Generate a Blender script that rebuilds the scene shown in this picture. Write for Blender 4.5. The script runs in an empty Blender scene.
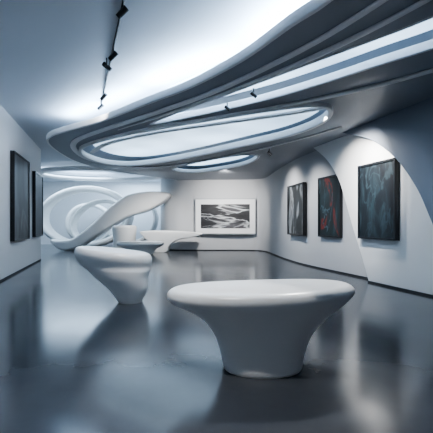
import bpy, math, bmesh
from mathutils import Vector, Matrix
D=bpy.data; COL=bpy.context.collection
bpy.context.scene.view_settings.look='AgX - Medium High Contrast'
# ---------------- helpers
def link(o):
    COL.objects.link(o); return o
def mesh_obj(name,verts,faces,mat,smooth=True,parent=None):
    me=D.meshes.new(name); me.from_pydata([tuple(v) for v in verts],[],faces); me.validate()
    bm=bmesh.new(); bm.from_mesh(me); bmesh.ops.recalc_face_normals(bm,faces=bm.faces); bm.to_mesh(me); bm.free()
    if smooth:
        for p in me.polygons: p.use_smooth=True
    me.materials.append(mat); o=link(D.objects.new(name,me))
    if parent: o.parent=parent
    return o
def autosmooth(o,ang=35):
    o.data.set_sharp_from_angle(angle=math.radians(ang))
def catmull(pts,n=8,closed=False):
    P=[Vector(p) for p in pts]; out=[]; N=len(P)
    rng=range(N) if closed else range(N-1)
    for i in rng:
        if closed: a,b,c,d=P[(i-1)%N],P[i],P[(i+1)%N],P[(i+2)%N]
        else:
            a=P[i-1] if i>0 else P[i]*2-P[i+1]; b=P[i]; c=P[i+1]; d=P[i+2] if i+2<N else P[i+1]*2-P[i]
        for k in range(n):
            t=k/n
            out.append(0.5*((2*b)+(c-a)*t+(2*a-5*b+4*c-d)*t*t+(3*b-a-3*c+d)*t**3))
    if not closed: out.append(P[-1])
    return out
def noded(name):
    m=D.materials.new(name); m.use_nodes=True
    nt=m.node_tree; b=nt.nodes['Principled BSDF']; return m,nt,b
def plaster(name,c,rough=.45,var=.04):
    m,nt,b=noded(name)
    tc=nt.nodes.new('ShaderNodeTexCoord'); n=nt.nodes.new('ShaderNodeTexNoise'); n.inputs['Scale'].default_value=1.3; n.inputs['Detail'].default_value=4
    r=nt.nodes.new('ShaderNodeValToRGB')
    r.color_ramp.elements[0].color=(c[0]*(1-var),c[1]*(1-var),c[2]*(1-var),1); r.color_ramp.elements[1].color=(c[0],c[1],c[2],1)
    nt.links.new(tc.outputs['Object'],n.inputs['Vector']); nt.links.new(n.outputs['Fac'],r.inputs['Fac']); nt.links.new(r.outputs['Color'],b.inputs['Base Color'])
    b.inputs['Roughness'].default_value=rough
    return m
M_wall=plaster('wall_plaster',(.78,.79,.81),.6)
M_wallr=plaster('wall_plaster_shaded',(.54,.55,.57),.6)  # shade beside the bright arch is put into this darker wall colour
M_skin=plaster('wall_skin_lit',(.92,.92,.91),.5)  # extra white: the arch's brighter lighting is painted into the base colour
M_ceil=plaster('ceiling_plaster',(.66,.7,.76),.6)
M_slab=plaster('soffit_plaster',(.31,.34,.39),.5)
M_vault=plaster('vault_plaster_shaded',(.22,.25,.3),.5)  # dark base colour carries the shade of the unlit upper wall
M_edge=plaster('ribbon_plaster',(.84,.85,.87),.45)
M_white=plaster('white_lacquer',(.94,.94,.93),.28,.02)
M_dark=plaster('black_metal',(.012,.013,.016),.4)
M_base=plaster('shadow_gap',(.02,.022,.028),.6)
M_mat=plaster('mat_board',(.85,.86,.87),.7)
def glow(name,col,s):
    m,nt,b=noded(name); b.inputs['Base Color'].default_value=(.8,.85,.9,1)
    tc=nt.nodes.new('ShaderNodeTexCoord'); n=nt.nodes.new('ShaderNodeTexNoise'); n.inputs['Scale'].default_value=.35; n.inputs['Detail'].default_value=1
    mr=nt.nodes.new('ShaderNodeMapRange'); mr.inputs['From Min'].default_value=.3; mr.inputs['From Max'].default_value=.7; mr.inputs['To Min'].default_value=s*.5; mr.inputs['To Max'].default_value=s*1.3
    nt.links.new(tc.outputs['Object'],n.inputs['Vector']); nt.links.new(n.outputs['Fac'],mr.inputs['Value']); nt.links.new(mr.outputs['Result'],b.inputs['Emission Strength'])
    b.inputs['Emission Color'].default_value=(*col,1); return m
M_sky=glow('skylight_diffuser',(.58,.79,1),2.0)
# floor
M_floor,nt,b=noded('polished_concrete')
tc=nt.nodes.new('ShaderNodeTexCoord'); n=nt.nodes.new('ShaderNodeTexNoise'); n.inputs['Scale'].default_value=.8; n.inputs['Detail'].default_value=8; n.inputs['Roughness'].default_value=.6
r=nt.nodes.new('ShaderNodeValToRGB'); r.color_ramp.elements[0].position=.3; r.color_ramp.elements[1].position=.75
r.color_ramp.elements[0].color=(.062,.068,.079,1); r.color_ramp.elements[1].color=(.088,.096,.108,1)
nt.links.new(tc.outputs['Object'],n.inputs['Vector']); nt.links.new(n.outputs['Fac'],r.inputs['Fac']); nt.links.new(r.outputs['Color'],b.inputs['Base Color'])
mr=nt.nodes.new('ShaderNodeMapRange'); mr.inputs['To Min'].default_value=.13; mr.inputs['To Max'].default_value=.2
nt.links.new(n.outputs['Fac'],mr.inputs['Value']); nt.links.new(mr.outputs['Result'],b.inputs['Roughness'])
n2=nt.nodes.new('ShaderNodeTexNoise'); n2.inputs['Scale'].default_value=2.2; bp=nt.nodes.new('ShaderNodeBump'); bp.inputs['Strength'].default_value=.025; bp.inputs['Distance'].default_value=.05
nt.links.new(tc.outputs['Object'],n2.inputs['Vector']); nt.links.new(n2.outputs['Fac'],bp.inputs['Height']); nt.links.new(bp.outputs['Normal'],b.inputs['Normal'])
b.inputs['IOR'].default_value=1.65

def art_mat(name,cols,scale=2.0,stretch=(1,1,1),dist=2.0,seed=0,second=None):
    m,nt,b=noded(name)
    tc=nt.nodes.new('ShaderNodeTexCoord'); mp=nt.nodes.new('ShaderNodeMapping'); mp.inputs['Scale'].default_value=stretch; mp.inputs['Location'].default_value=(seed,seed*1.7,seed*.6)
    nt.links.new(tc.outputs['Object'],mp.inputs['Vector'])
    n=nt.nodes.new('ShaderNodeTexNoise'); n.inputs['Scale'].default_value=scale; n.inputs['Detail'].default_value=9; n.inputs['Distortion'].default_value=dist
    nt.links.new(mp.outputs['Vector'],n.inputs['Vector'])
    r=nt.nodes.new('ShaderNodeValToRGB'); cr=r.color_ramp
    while len(cr.elements)<len(cols): cr.elements.new(.5)
    for e,(p,c) in zip(cr.elements,cols): e.position=p; e.color=(*c,1)
    nt.links.new(n.outputs['Fac'],r.inputs['Fac']); out=r.outputs['Color']
    for s2 in (second or []):
        n3=nt.nodes.new('ShaderNodeTexNoise'); n3.inputs['Scale'].default_value=s2[0]; n3.inputs['Detail'].default_value=4; n3.inputs['Distortion'].default_value=s2[1]
        mp2=nt.nodes.new('ShaderNodeMapping'); mp2.inputs['Scale'].default_value=(1,1,.35); mp2.inputs['Location'].default_value=(seed*2+s2[5],1,seed)
        nt.links.new(tc.outputs['Object'],mp2.inputs['Vector']); nt.links.new(mp2.outputs['Vector'],n3.inputs['Vector'])
        r3=nt.nodes.new('ShaderNodeValToRGB'); c3=r3.color_ramp; c3.elements.new(.5); w=s2[3]
        for e,(p,v) in zip(c3.elements,[(s2[2]-w,0),(s2[2],1),(s2[2]+w,0)]): e.position=p; e.color=(v,v,v,1)
        nt.links.new(n3.outputs['Fac'],r3.inputs['Fac'])
        mx=nt.nodes.new('ShaderNodeMix'); mx.data_type='RGBA'; nt.links.new(r3.outputs['Color'],mx.inputs['Factor']); nt.links.new(out,mx.inputs[6]); mx.inputs[7].default_value=(*s2[4],1); out=mx.outputs[2]
    nt.links.new(out,b.inputs['Base Color']); b.inputs['Roughness'].default_value=.5
    return m
A_left=art_mat('art_grey',[(0,(.015,.017,.02)),(.5,(.04,.045,.05)),(.65,(.1,.11,.12)),(1,(.02,.02,.025))],.9,(1,1,.5),1.5,3)
A_left2=art_mat('art_grey_b',[(0,(.01,.01,.012)),(.55,(.03,.035,.04)),(1,(.08,.08,.09))],1.1,(1,1,.5),1.5,8)
A_r1=art_mat('art_smoke',[(.3,(.006,.008,.01)),(.5,(.015,.018,.02)),(.7,(.04,.047,.052))],1.1,(1,1,.45),1.6,5,[(1.1,1.5,.52,.05,(.25,.27,.29),0)])
A_r2=art_mat('art_red_teal',[(.35,(.004,.008,.01)),(.5,(.008,.02,.024)),(.62,(.02,.045,.052)),(.75,(.006,.006,.008))],1.2,(1,1,.5),1.4,11,[(1.6,1.2,.6,.035,(.17,.018,.012),0),(1.4,1.8,.45,.02,(.06,.11,.13),5)])
A_r3=art_mat('art_teal',[(.32,(.003,.004,.006)),(.5,(.006,.01,.014)),(.62,(.014,.025,.032)),(.8,(.008,.012,.016))],1.6,(1,1,.4),2.0,19,[(2.2,1.2,.5,.03,(.025,.042,.052),0),(1.3,1.0,.42,.03,(.014,.03,.038),4)])
A_back=art_mat('art_landscape',[(.35,(.008,.008,.01)),(.47,(.03,.03,.035)),(.52,(.6,.62,.64)),(.56,(.1,.1,.11)),(.65,(.015,.015,.018))],.7,(.5,1,2.2),1.2,2)

# ---------------- room shell
def wall(name,plan,z0,z1,th,mat,side=1,parent=None):
    n=len(plan); vs=[]
    for i,p in enumerate(plan):
        a=plan[max(i-1,0)]; c=plan[min(i+1,n-1)]
        d=(Vector((c[0],c[1],0))-Vector((a[0],a[1],0))).normalized(); nn=Vector((d.y,-d.x,0))*side*th
        for q in ((p[0],p[1]),(p[0]+nn.x,p[1]+nn.y)):
            vs+= [(q[0],q[1],z0),(q[0],q[1],z1)]
    fs=[]
    for i in range(n-1):
        a=i*4; b=a+4
        fs+=[(a,b,b+1,a+1),(a+2,a+3,b+3,b+2),(a+1,b+1,b+3,a+3),(a,a+2,b+2,b)]
    fs+=[(0,1,3,2),((n-1)*4,(n-1)*4+2,(n-1)*4+3,(n-1)*4+1)]
    o=mesh_obj(name,vs,fs,mat,True,parent); autosmooth(o); return o
ZC=4.6
xl=lambda y:-2.797-.289*y
xr=lambda y:6.966-.278*y
left=[(xl(-3),-3,0),(xl(15.6),15.6,0)]
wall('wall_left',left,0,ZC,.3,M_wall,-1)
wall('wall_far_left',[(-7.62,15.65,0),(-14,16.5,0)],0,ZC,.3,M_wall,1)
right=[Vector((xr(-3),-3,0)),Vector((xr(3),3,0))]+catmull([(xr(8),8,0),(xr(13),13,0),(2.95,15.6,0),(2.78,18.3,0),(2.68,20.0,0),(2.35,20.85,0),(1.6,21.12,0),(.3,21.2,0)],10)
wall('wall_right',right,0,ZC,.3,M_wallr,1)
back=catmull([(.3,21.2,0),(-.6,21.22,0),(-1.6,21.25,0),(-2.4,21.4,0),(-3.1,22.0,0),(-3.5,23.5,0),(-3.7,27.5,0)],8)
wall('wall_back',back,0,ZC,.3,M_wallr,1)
wall('wall_back_alcove',[(-3.7,27.5,0),(-14,27.5,0)],0,ZC,.3,M_wall,1)
wall('wall_alcove_side',[(-14,27.5,0),(-14,16.5,0)],0,ZC,.3,M_wall,1)
def slab(name,x0,x1,y0,y1,z0,z1,mat,parent=None):
    vs=[(x,y,z) for x in (x0,x1) for y in (y0,y1) for z in (z0,z1)]
    return mesh_obj(name,vs,[(0,1,3,2),(4,6,7,5),(0,4,5,1),(2,3,7,6),(0,2,6,4),(1,5,7,3)],mat,False,parent)
slab('floor',-14.5,8.5,-3,28,-.2,0,M_floor)
slab('ceiling',-14.5,8.5,-3,28,ZC,ZC+.2,M_ceil)
wall('baseboard_left',[(xl(-3)+.012,-3,0),(xl(15.6)+.012,15.6,0)],0,.05,.02,M_base,-1)
wall('baseboard_right',[Vector((p.x-.012,p.y-.003,0)) for p in right],0,.05,.02,M_base,1)
wall('baseboard_back',[Vector((p.x,p.y-.012,0)) for p in back],0,.05,.02,M_base,1)
wall('baseboard_skin',[(xr(7.05)-.395,7.05,0),(xr(9.62)-.395,9.62,0)],0,.045,.02,M_base,-1)
wall('baseboard_vault',[(xr(-2.9)-.685,-2.9,0),(xr(6.98)-.685,6.98,0)],0,.045,.02,M_base,-1)

# ---------------- flat shapes cut from curves
def sheet(name,outlines,extr,bev,mat,loc=(0,0,0),rot=(0,0,0),n=8,parent=None,smooth_flags=None):
    cu=D.curves.new(name,'CURVE'); cu.dimensions='2D'; cu.fill_mode='BOTH'
    for k,o in enumerate(outlines):
        sm = smooth_flags[k] if smooth_flags else True
        pts=catmull([(p[0],p[1],0) for p in o],n,True) if sm else [Vector((p[0],p[1],0)) for p in o]
        s=cu.splines.new('POLY'); s.points.add(len(pts)-1)
        for q,p in zip(s.points,pts): q.co=(p.x,p.y,0,1)
        s.use_cyclic_u=True
    cu.extrude=extr; cu.bevel_depth=bev; cu.bevel_resolution=4; cu.offset=-bev
    t=D.objects.new('tmp',cu); COL.objects.link(t)
    dg=bpy.context.evaluated_depsgraph_get(); me=D.meshes.new_from_object(t.evaluated_get(dg))
    D.objects.remove(t); me.name=name; me.materials.clear(); me.materials.append(mat)
    bm=bmesh.new(); bm.from_mesh(me); bmesh.ops.remove_doubles(bm,verts=bm.verts,dist=.0005); bm.to_mesh(me); bm.free()
    for p in me.polygons: p.use_smooth=True
    o=link(D.objects.new(name,me)); o.location=loc; o.rotation_euler=rot; autosmooth(o,30)
    if parent: o.parent=parent
    return o
Apts=catmull([(3.2,-3,0),(2.6,1,0),(1.75,3.0,0),(1.27,4.19,0),(.93,4.76,0),(.36,5.79,0),(-.49,6.89,0),(-1.37,7.75,0),(-2.85,9.19,0),(-4.02,10.1,0),(-4.75,10.75,0),(-5.2,11.6,0),(-5.5,13.2,0),(-5.6,15,0),(-5.2,17,0),(-4.2,18.8,0),(-2.9,20.3,0),(-2.2,21.5,0)],8)
rightR=[Vector((p.x+.1,p.y,0)) for p in right]
outer=[tuple(p) for p in Apts]+[(.3,21.4,0)]+[tuple(p) for p in reversed(rightR[:-2])]
H2=[(-1.66,9.42),(-.34,7.81),(.77,6.6),(1.69,5.58),(2.36,4.83),(2.63,4.5),(3.01,4.18),(3.4,4.2),(3.5,4.75),(3.11,5.31),(2.59,5.87),(1.9,6.66),(.96,7.59),(-.37,8.6)]
H3=[(-4.45,12.3),(-3.51,11.15),(-1.73,9.72),(-.4,8.96),(.95,8.17),(1.95,7.76),(2.45,8.08),(2.54,9.11),(2.0,10.4),(.72,11.9),(-1.32,14.1),(-3.3,15.6),(-4.4,15.3),(-4.8,13.8)]
H4=[(-2.0,17.0),(-.7,15.0),(.9,13.5),(1.55,13.9),(1.0,16.0),(-.96,18.0)]
def c2(pts,n=8): return [(p.x,p.y) for p in catmull([(a,b,0) for a,b in pts],n,True)]
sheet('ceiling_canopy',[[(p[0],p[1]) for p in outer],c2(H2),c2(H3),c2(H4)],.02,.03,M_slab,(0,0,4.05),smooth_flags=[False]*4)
def grow(pts,d,dy=0,dx=0):
    P=c2(pts); N=len(P); out=[]
    for i in range(N):
        a=Vector(P[i-1]); c=Vector(P[(i+1)%N]); t=(c-a).normalized(); nn=Vector((t.y,-t.x)); p=Vector(P[i])
        out.append((p,nn))
    A=sum(P[i][0]*P[(i+1)%N][1]-P[(i+1)%N][0]*P[i][1] for i in range(N))
    s=1 if A>0 else -1
    return [((p+nn*d*s).x+dx,(p+nn*d*s).y+dy) for p,nn in out]
def sweep(name,pts,w,h,mat,closed=False,parent=None,seg=14,axis=Vector((0,0,1)),power=.75,taper=None):
    P=[Vector(p) for p in pts]; N=len(P); vs=[]; fs=[]
    for i,p in enumerate(P):
        a=P[(i-1)%N] if closed or i>0 else P[i]; c=P[(i+1)%N] if closed or i<N-1 else P[i]
        t=(c-a).normalized(); s=t.cross(axis).normalized(); u=s.cross(t).normalized()
        k=taper(i/(N-1)) if taper else 1
        for j in range(seg):
            th=2*math.pi*j/seg; ct,st=math.cos(th),math.sin(th)
            vs.append(p+s*w*k*math.copysign(abs(ct)**power,ct)+u*h*k*math.copysign(abs(st)**power,st))
    for i in range(N if closed else N-1):
        i2=(i+1)%N
        for j in range(seg):
            j2=(j+1)%seg; fs.append((i*seg+j,i*seg+j2,i2*seg+j2,i2*seg+j))
    if not closed:
        fs.append(tuple(range(seg))); fs.append(tuple((N-1)*seg+j for j in range(seg)))
    return mesh_obj(name,vs,fs,mat,True,parent)
can=D.objects.new('ceiling_ribbons',None); link(can)
sweep('ribbon_edge',[(p.x,p.y,4.07) for p in Apts],.035,.08,M_edge,parent=can,power=.4)
sweep('ribbon_blade',[(a,b,4.06) for a,b in c2(H2)],.03,.07,M_edge,True,parent=can,power=.4)
sweep('ribbon_oval',[(a,b,4.02) for a,b in c2(H3)],.06,.1,M_edge,True,parent=can,power=.4)
sweep('ribbon_small_oval',[(a,b,4.04) for a,b in c2(H4)],.05,.08,M_edge,True,parent=can,power=.4)
step=catmull([(2.9,.5,0),(2.2,3.2,0),(1.55,4.75,0),(.75,6.0,0),(-.2,7.2,0),(-1.5,8.5,0),(-3.0,9.9,0),(-4.2,11.2,0),(-4.75,12.6,0),(-4.9,14.4,0),(-4.3,15.9,0),(-3.0,16.3,0),(-1.2,15.4,0),(.9,13.1,0),(2.3,11.2,0),(3.2,9.6,0)],8)
sweep('ribbon_step',[(p.x,p.y,3.98) for p in step],.09,.035,M_edge,parent=can,taper=lambda t:.35+.65*math.sin(math.pi*t))
sweep('ribbon_crescent',[(p.x,p.y,4.16) for p in catmull([(-4.6,13.9,0),(-3.6,12.4,0),(-1.9,11.0,0),(.1,9.9,0),(1.6,9.1,0),(2.55,8.5,0)],8)],.1,.035,M_edge,parent=can)
b1=catmull([(5.2,3.2,0),(4.1,5.2,0),(2.9,6.7,0),(1.2,8.0,0),(-.6,9.2,0),(-2.2,10.3,0)],8)
sweep('ribbon_long',[(p.x,p.y,3.98) for p in b1],.07,.03,M_edge,parent=can,taper=lambda t:.3+.7*math.sin(math.pi*t))
b2=catmull([(3.3,2.0,0),(2.3,4.2,0),(1.35,5.7,0),(.2,7.1,0),(-1.2,8.55,0),(-2.6,9.9,0)],8)
sweep('ribbon_long_inner',[(p.x,p.y,3.98) for p in b2],.06,.03,M_edge,parent=can,taper=lambda t:.3+.7*math.sin(math.pi*t))
sweep('ribbon_alcove',[(-6.3+3.3*math.cos(t),20.5+2.3*math.sin(t),4.2) for t in [2*math.pi*i/64 for i in range(64)]],.28,.1,M_edge,True,parent=can)
sheet('skylight_blade',[grow(H2,.35,.35)],.01,.01,M_sky,(0,0,4.57),smooth_flags=[False])
sheet('skylight_oval',[grow(H3,.1,1.2,.1)],.01,.01,M_sky,(0,0,4.57),smooth_flags=[False])
sheet('skylight_small_oval',[grow(H4,.1,1.5,.0)],.01,.01,M_sky,(0,0,4.57),smooth_flags=[False])

# ---------------- right wall overlays (arched skins)
def wall_skin(name,outline,off,th,mat):
    k=math.hypot(1,.278)
    pts=[(y*k,z) for y,z in outline]
    base=Vector((6.966-off,0,0)); ang=math.atan2(1,-.278)
    o=sheet(name,[pts],th/2-.03,.03,mat,smooth_flags=[False])
    o.rotation_euler=(math.pi/2,0,ang); o.location=base
    return o
arch1=[(p.x,p.y) for p in catmull([(13.3,4.62,0),(12.5,4.1,0),(11.6,3.5,0),(11.0,2.85,0),(10.66,2.18,0),(10.35,1.47,0),(10.0,.75,0),(9.67,0.0,0)],8)]
wall_skin('wall_skin_arch',arch1+[(-3,0.0),(-3,4.62)],.3,.14,M_skin)
arch2=[(p.x,p.y) for p in catmull([(11.6,4.62,0),(10.9,4.25,0),(10.2,3.95,0),(9.2,3.56,0),(8.41,2.98,0),(7.86,2.32,0),(7.54,1.74,0),(7.27,1.1,0),(7.0,0.0,0)],8)]
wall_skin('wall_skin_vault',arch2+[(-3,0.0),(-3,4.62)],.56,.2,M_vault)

# ---------------- framed art
def art(name,p0,p1,z0,z1,nrm,mat,depth=.09,frame=.05,fmat=M_dark,mat_border=0):
    e=link(D.objects.new(name,None))
    a=Vector((p0[0],p0[1],0)); b=Vector((p1[0],p1[1],0)); u=(b-a); L=u.length; u.normalize(); nn=Vector((nrm[0],nrm[1],0)).normalized()
    mid=(a+b)/2; e.location=(mid.x,mid.y,(z0+z1)/2); H=z1-z0
    def box(nm,u0,u1,v0,v1,d0,d1,m):
        vs=[u*x+nn*d+Vector((0,0,z)) for x in (u0,u1) for z in (v0,v1) for d in (d0,d1)]
        o=mesh_obj(nm,vs,[(0,1,3,2),(4,6,7,5),(0,4,5,1),(2,3,7,6),(0,2,6,4),(1,5,7,3)],m,False); o.parent=e
    h=H/2; l=L/2
    box('frame_left',-l,-l+frame,-h,h,.005,depth,fmat); box('frame_right',l-frame,l,-h,h,.005,depth,fmat)
    box('frame_top',-l+frame,l-frame,h-frame,h,.005,depth,fmat); box('frame_bottom',-l+frame,l-frame,-h,-h+frame,.005,depth,fmat)
    f=frame
    if mat_border:
        box('mat_board',-l+f,l-f,-h+f,h-f,.005,depth-.03,M_mat); f+=mat_border
        box('picture',-l+f,l-f,-h+f,h-f,depth-.03,depth-.022,mat)
    else: box('picture',-l+f,l-f,-h+f,h-f,.005,depth-.025,mat)
    return e
def R(y,off=0): return (xr(y)-off,y)
nr=(-1,-.278); nl=(1,.289)
art('framed_painting',R(9.9,.37),R(8.6,.37),1.12,3.02,nr,A_r3,.14)
art('framed_painting.001',R(12.5),R(11.3),1.08,3.02,nr,A_r2,.13)
art('framed_painting.002',(2.98,15.1),(3.22,13.4),1.08,3.0,(-1,-.15),A_r1,.14)
art('framed_print',(xl(10.69),10.69),(xl(12.77),12.77),1.0,3.6,nl,A_left,.12)
art('framed_print.001',(xl(13.8),13.8),(xl(15.4),15.4),1.02,3.45,nl,A_left2,.12)
art('framed_landscape',(-1.2,21.1),(2.18,20.85),.93,2.93,(-.074,-1),A_back,.1,.05,plaster('pale_frame',(.42,.44,.47),.5),.28)

# ---------------- lofted benches
def catmull_n(P,n):
    out=[];N=len(P)
    for i in range(N-1):
        b,c=P[i],P[i+1]; a=P[i-1] if i>0 else b; d=P[i+2] if i+2<N else c
        for k in range(n):
            t=k/n
            out.append(tuple(.5*(2*b[q]+(c[q]-a[q])*t+(2*a[q]-5*b[q]+4*c[q]-d[q])*t*t+(3*b[q]-a[q]-3*c[q]+d[q])*t**3) for q in range(len(b))))
    out.append(P[-1]); return out
def loft(name,rings,mat,seg=72,n=5):
    R_=catmull_n(rings,n); vs=[]; fs=[]
    for (z,cx,cy,a,b,k,tilt) in R_:
        for j in range(seg):
            t=2*math.pi*j/seg; x=a*math.copysign(abs(math.cos(t))**.92,math.cos(t)); y=b*math.copysign(abs(math.sin(t))**.92,math.sin(t))
            vs.append((cx+x,cy+y+k*(x/max(a,.01))**2,z+tilt*x))
    N=len(R_)
    for i in range(N-1):
        for j in range(seg):
            j2=(j+1)%seg; fs.append((i*seg+j,i*seg+j2,(i+1)*seg+j2,(i+1)*seg+j))
    fs.append(tuple(range(seg))); fs.append(tuple((N-1)*seg+j for j in range(seg)))
    return mesh_obj(name,vs,fs,mat)
X=.48
loft('sculptural_bench',[
 (0,X,3.95,.40,.32,0,0),(.03,X,3.95,.415,.33,0,0),(.14,X,3.95,.435,.34,0,0),(.345,X,3.93,.50,.37,0,0),(.5,X,3.91,.605,.4,0,.0),(.6,X,3.9,.73,.43,0,.01),
 (.66,X-.01,3.9,.85,.46,.04,.02),(.71,X-.02,3.9,.94,.49,.07,.03),(.77,X-.02,3.9,.985,.51,.08,.03),(.82,X-.02,3.9,.965,.5,.08,.03),(.85,X-.02,3.9,.91,.46,.08,.03),
 (.857,X-.02,3.9,.83,.4,.08,.03),(.85,X-.02,3.9,.65,.3,.05,.03),(.84,X,3.9,.35,.16,.02,.03),(.838,X,3.9,.02,.02,0,.03)],M_white)
loft('sculptural_bench.001',[
 (0,-1.66,7.25,.22,.24,0,0),(.04,-1.67,7.25,.24,.26,0,0),(.25,-1.7,7.26,.37,.32,0,0),(.45,-1.82,7.3,.49,.42,0,0),(.6,-1.9,7.35,.6,.48,0,-.03),
 (.7,-1.98,7.4,.69,.52,0,-.05),(.82,-2.02,7.4,.74,.55,0,-.08),(.91,-2.03,7.4,.74,.55,0,-.1),(.98,-2.03,7.4,.69,.5,0,-.11),(.99,-2.03,7.4,.55,.4,0,-.11),(.98,-2.03,7.4,.02,.02,0,-.1)],M_white)
loft('low_bench',[
 (0,-3.7,18.7,.5,.3,0,0),(.04,-3.7,18.7,.55,.33,0,0),(.25,-3.75,18.7,.75,.4,0,0),(.42,-3.8,18.7,1.1,.5,0,0),(.5,-3.8,18.7,1.18,.55,0,0),(.6,-3.8,18.7,1.15,.52,0,0),(.64,-3.8,18.7,1.0,.45,0,0),(.63,-3.8,18.7,.02,.02,0,0)],M_white)
loft('round_plinth',[
 (0,-4.95,20.2,.5,.5,0,0),(.05,-4.95,20.2,.56,.55,0,0),(.6,-4.95,20.2,.58,.56,0,0),(1.2,-4.95,20.2,.64,.6,0,0),(1.36,-4.95,20.2,.62,.58,0,0),(1.42,-4.95,20.2,.52,.48,0,0),(1.42,-4.95,20.2,.02,.02,0,0)],M_white)
rx=(math.pi/2,0,0)
sheet('cantilever_counter',[[(-4.0,1.15),(-3.0,1.2),(-1.8,1.16),(-.9,1.08),(-.8,.98),(-1.3,.84),(-2.0,.72),(-2.5,.4),(-2.65,.06),(-3.3,.06),(-3.5,.5),(-3.9,.9)]],.35,.06,M_white,(0,20.2,-.05),rx)
# ---------------- ribbon sculpture
sc=link(D.objects.new('ribbon_sculpture',None))
sheet('ramp',[[(-9.32,.6),(-8.76,.08),(-7.92,.12),(-6.52,.95),(-5.12,1.84),(-4.0,2.2),(-3.16,2.62),(-2.6,3.18),(-3.72,3.32),(-5.0,3.1),(-5.96,2.45),(-6.97,1.5),(-8.0,.72),(-8.8,.6)]],.45,.15,M_white,(0,21.4,0),rx,parent=sc)
def ring(name,cx,cz,a,b,y,w,h,rotz=0,tilt=0):
    pts=[]
    for i in range(72):
        t=2*math.pi*i/72; px=a*math.cos(t)*math.cos(tilt)-b*math.sin(t)*math.sin(tilt); pz=a*math.cos(t)*math.sin(tilt)+b*math.sin(t)*math.cos(tilt)
        pts.append((cx+px*math.cos(rotz),y+px*math.sin(rotz),cz+pz))
    sweep(name,pts,w,h,M_white,True,sc,axis=Vector((0,1,0)))
ring('loop_large',-8.0,1.93,2.6,1.72,23.2,.2,.6,.1,.05)
ring('loop_inner',-7.6,1.6,1.9,1.3,24.2,.14,.5,-.25,.3)
ring('loop_far',-8.6,1.5,1.4,1.3,25.6,.14,.4,.3,-.2)
ring('loop_right',-5.6,1.75,1.6,1.45,24.9,.15,.5,.2,.5)

# ---------------- track lights
def cyl_between(bm,a,b,r,seg=16):
    a=Vector(a);b=Vector(b);d=(b-a);q=d.to_track_quat('Z','Y').to_matrix().to_4x4()
    bmesh.ops.create_cone(bm,cap_ends=True,segments=seg,radius1=r,radius2=r*.9,depth=d.length,matrix=Matrix.Translation((a+b)/2)@q)
def track(name,p0,p1,z,heads,k=1):
    bm=bmesh.new()
    if p0: cyl_between(bm,(p0[0],p0[1],z-.02),(p1[0],p1[1],z-.02),.02,8)
    for (x,y,dx,dy) in heads:
        cyl_between(bm,(x,y,z+.0),(x,y,z-.16*k),.012,8)
        d=Vector((dx,dy,-.8)).normalized(); c=Vector((x,y,z-.2*k))
        cyl_between(bm,c-d*.1*k,c+d*.12*k,.055*k)
    me=D.meshes.new(name); bm.to_mesh(me); bm.free(); me.materials.append(M_dark); return link(D.objects.new(name,me))
track('track_light_rail',(-1.1,4.7),(-2.95,9.6),4.6,[(-1.3,5.2,-1,.3),(-1.8,6.55,-1,.3),(-2.05,7.0,1,.2),(-2.6,8.65,-1,.5),(-2.9,9.4,-1,.2)],.8)
track('ceiling_spotlight',None,None,4.0,[(.68,6.9,1,.2)],.6)
track('ceiling_spotlight.001',None,None,4.0,[(.22,7.7,1,.2)],.6)
track('ceiling_spotlight.002',None,None,4.0,[(1.75,12.4,1,.3)],.8)

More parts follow.
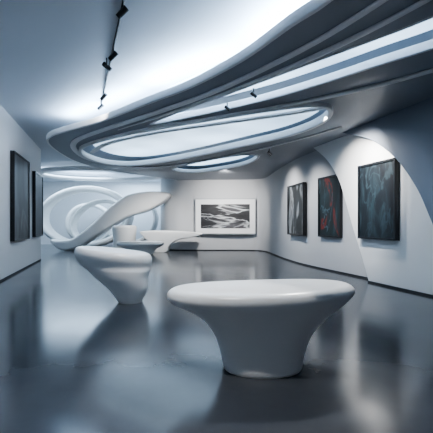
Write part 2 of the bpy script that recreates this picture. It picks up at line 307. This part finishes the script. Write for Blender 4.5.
# ---------------- lighting
def area(name,loc,sx,sy,power,col,rot=(0,0,0)):
    l=D.lights.new(name,'AREA'); l.shape='RECTANGLE'; l.size=sx; l.size_y=sy; l.energy=power; l.color=col
    o=link(D.objects.new(name,l)); o.location=loc; o.rotation_euler=rot; return o
blue=(.61,.8,1)
def strip(name,a,b,z,w,power,col):
    a=Vector((a[0],a[1],z)); b=Vector((b[0],b[1],z)); o=area(name,(a+b)/2,(b-a).length,w,power,col)
    ang=math.atan2(b.y-a.y,b.x-a.x); o.rotation_euler=(math.pi,0,ang); return o
strip('cove_light_1',(1.65,4.4),(.55,6.4),4.2,.14,155,blue)
strip('cove_light_2',(.35,6.6),(-1.55,8.3),4.2,.14,155,blue)
strip('cove_light_3',(-1.75,8.5),(-4.25,10.8),4.2,.14,135,blue)
strip('cove_light_4',(2.05,3.6),(2.85,0),4.2,.14,60,blue)
area('alcove_panel',(-9,22.5,4.55),5,4,430,(.62,.81,1))
area('alcove_wash',(-5.5,26,4.5),3,1.5,160,(.62,.81,1))
def spot(name,loc,tgt,power,size,col=(1,.975,.94),blend=1,rad=.1):
    l=D.lights.new(name,'SPOT'); l.energy=power; l.spot_size=math.radians(size); l.spot_blend=blend; l.color=col; l.shadow_soft_size=rad
    o=link(D.objects.new(name,l)); o.location=loc; o.rotation_euler=(Vector(tgt)-Vector(loc)).to_track_quat('-Z','Y').to_euler()
spot('spot_art_1',(2.3,8.5,3.95),(4.2,9.9,2.4),900,72,rad=.04,blend=.9)
spot('spot_art_1b',(2.9,9.6,3.95),(4.6,8.6,1.3),280,90)
spot('spot_art_2',(1.6,12.2,3.9),(3.5,12.8,1.7),400,80)
spot('spot_art_3',(1.2,14.4,3.9),(3.1,14.9,1.9),460,90)
spot('spot_back',(.4,17.2,3.9),(.5,21,1.9),1100,95)
spot('spot_left',(-2.6,8.65,4.3),(-6.5,12.5,2),150,90)
spot('spot_bench',(1.6,5.6,3.9),(.4,3.9,.5),450,50,blend=.6)
spot('spot_bench_front',(-.9,2.3,4.3),(-.05,3.5,.1),330,32,blend=.15,rad=.03)
spot('spot_bench_b',(-1.0,6.0,4.3),(-1.9,7.4,.7),420,40)
spot('spot_counter',(-2.6,17.4,3.9),(-3.5,20.5,1),650,80)
w=D.worlds.new('world'); bpy.context.scene.world=w; w.use_nodes=True
w.node_tree.nodes['Background'].inputs[0].default_value=(.36,.41,.5,1); w.node_tree.nodes['Background'].inputs[1].default_value=.28
cam=D.cameras.new('camera'); cam.lens=31.18; cam.sensor_width=36; cam.shift_y=.0173
co=link(D.objects.new('camera',cam)); co.location=(0,0,1.5); co.rotation_euler=(math.pi/2,0,0); bpy.context.scene.camera=co
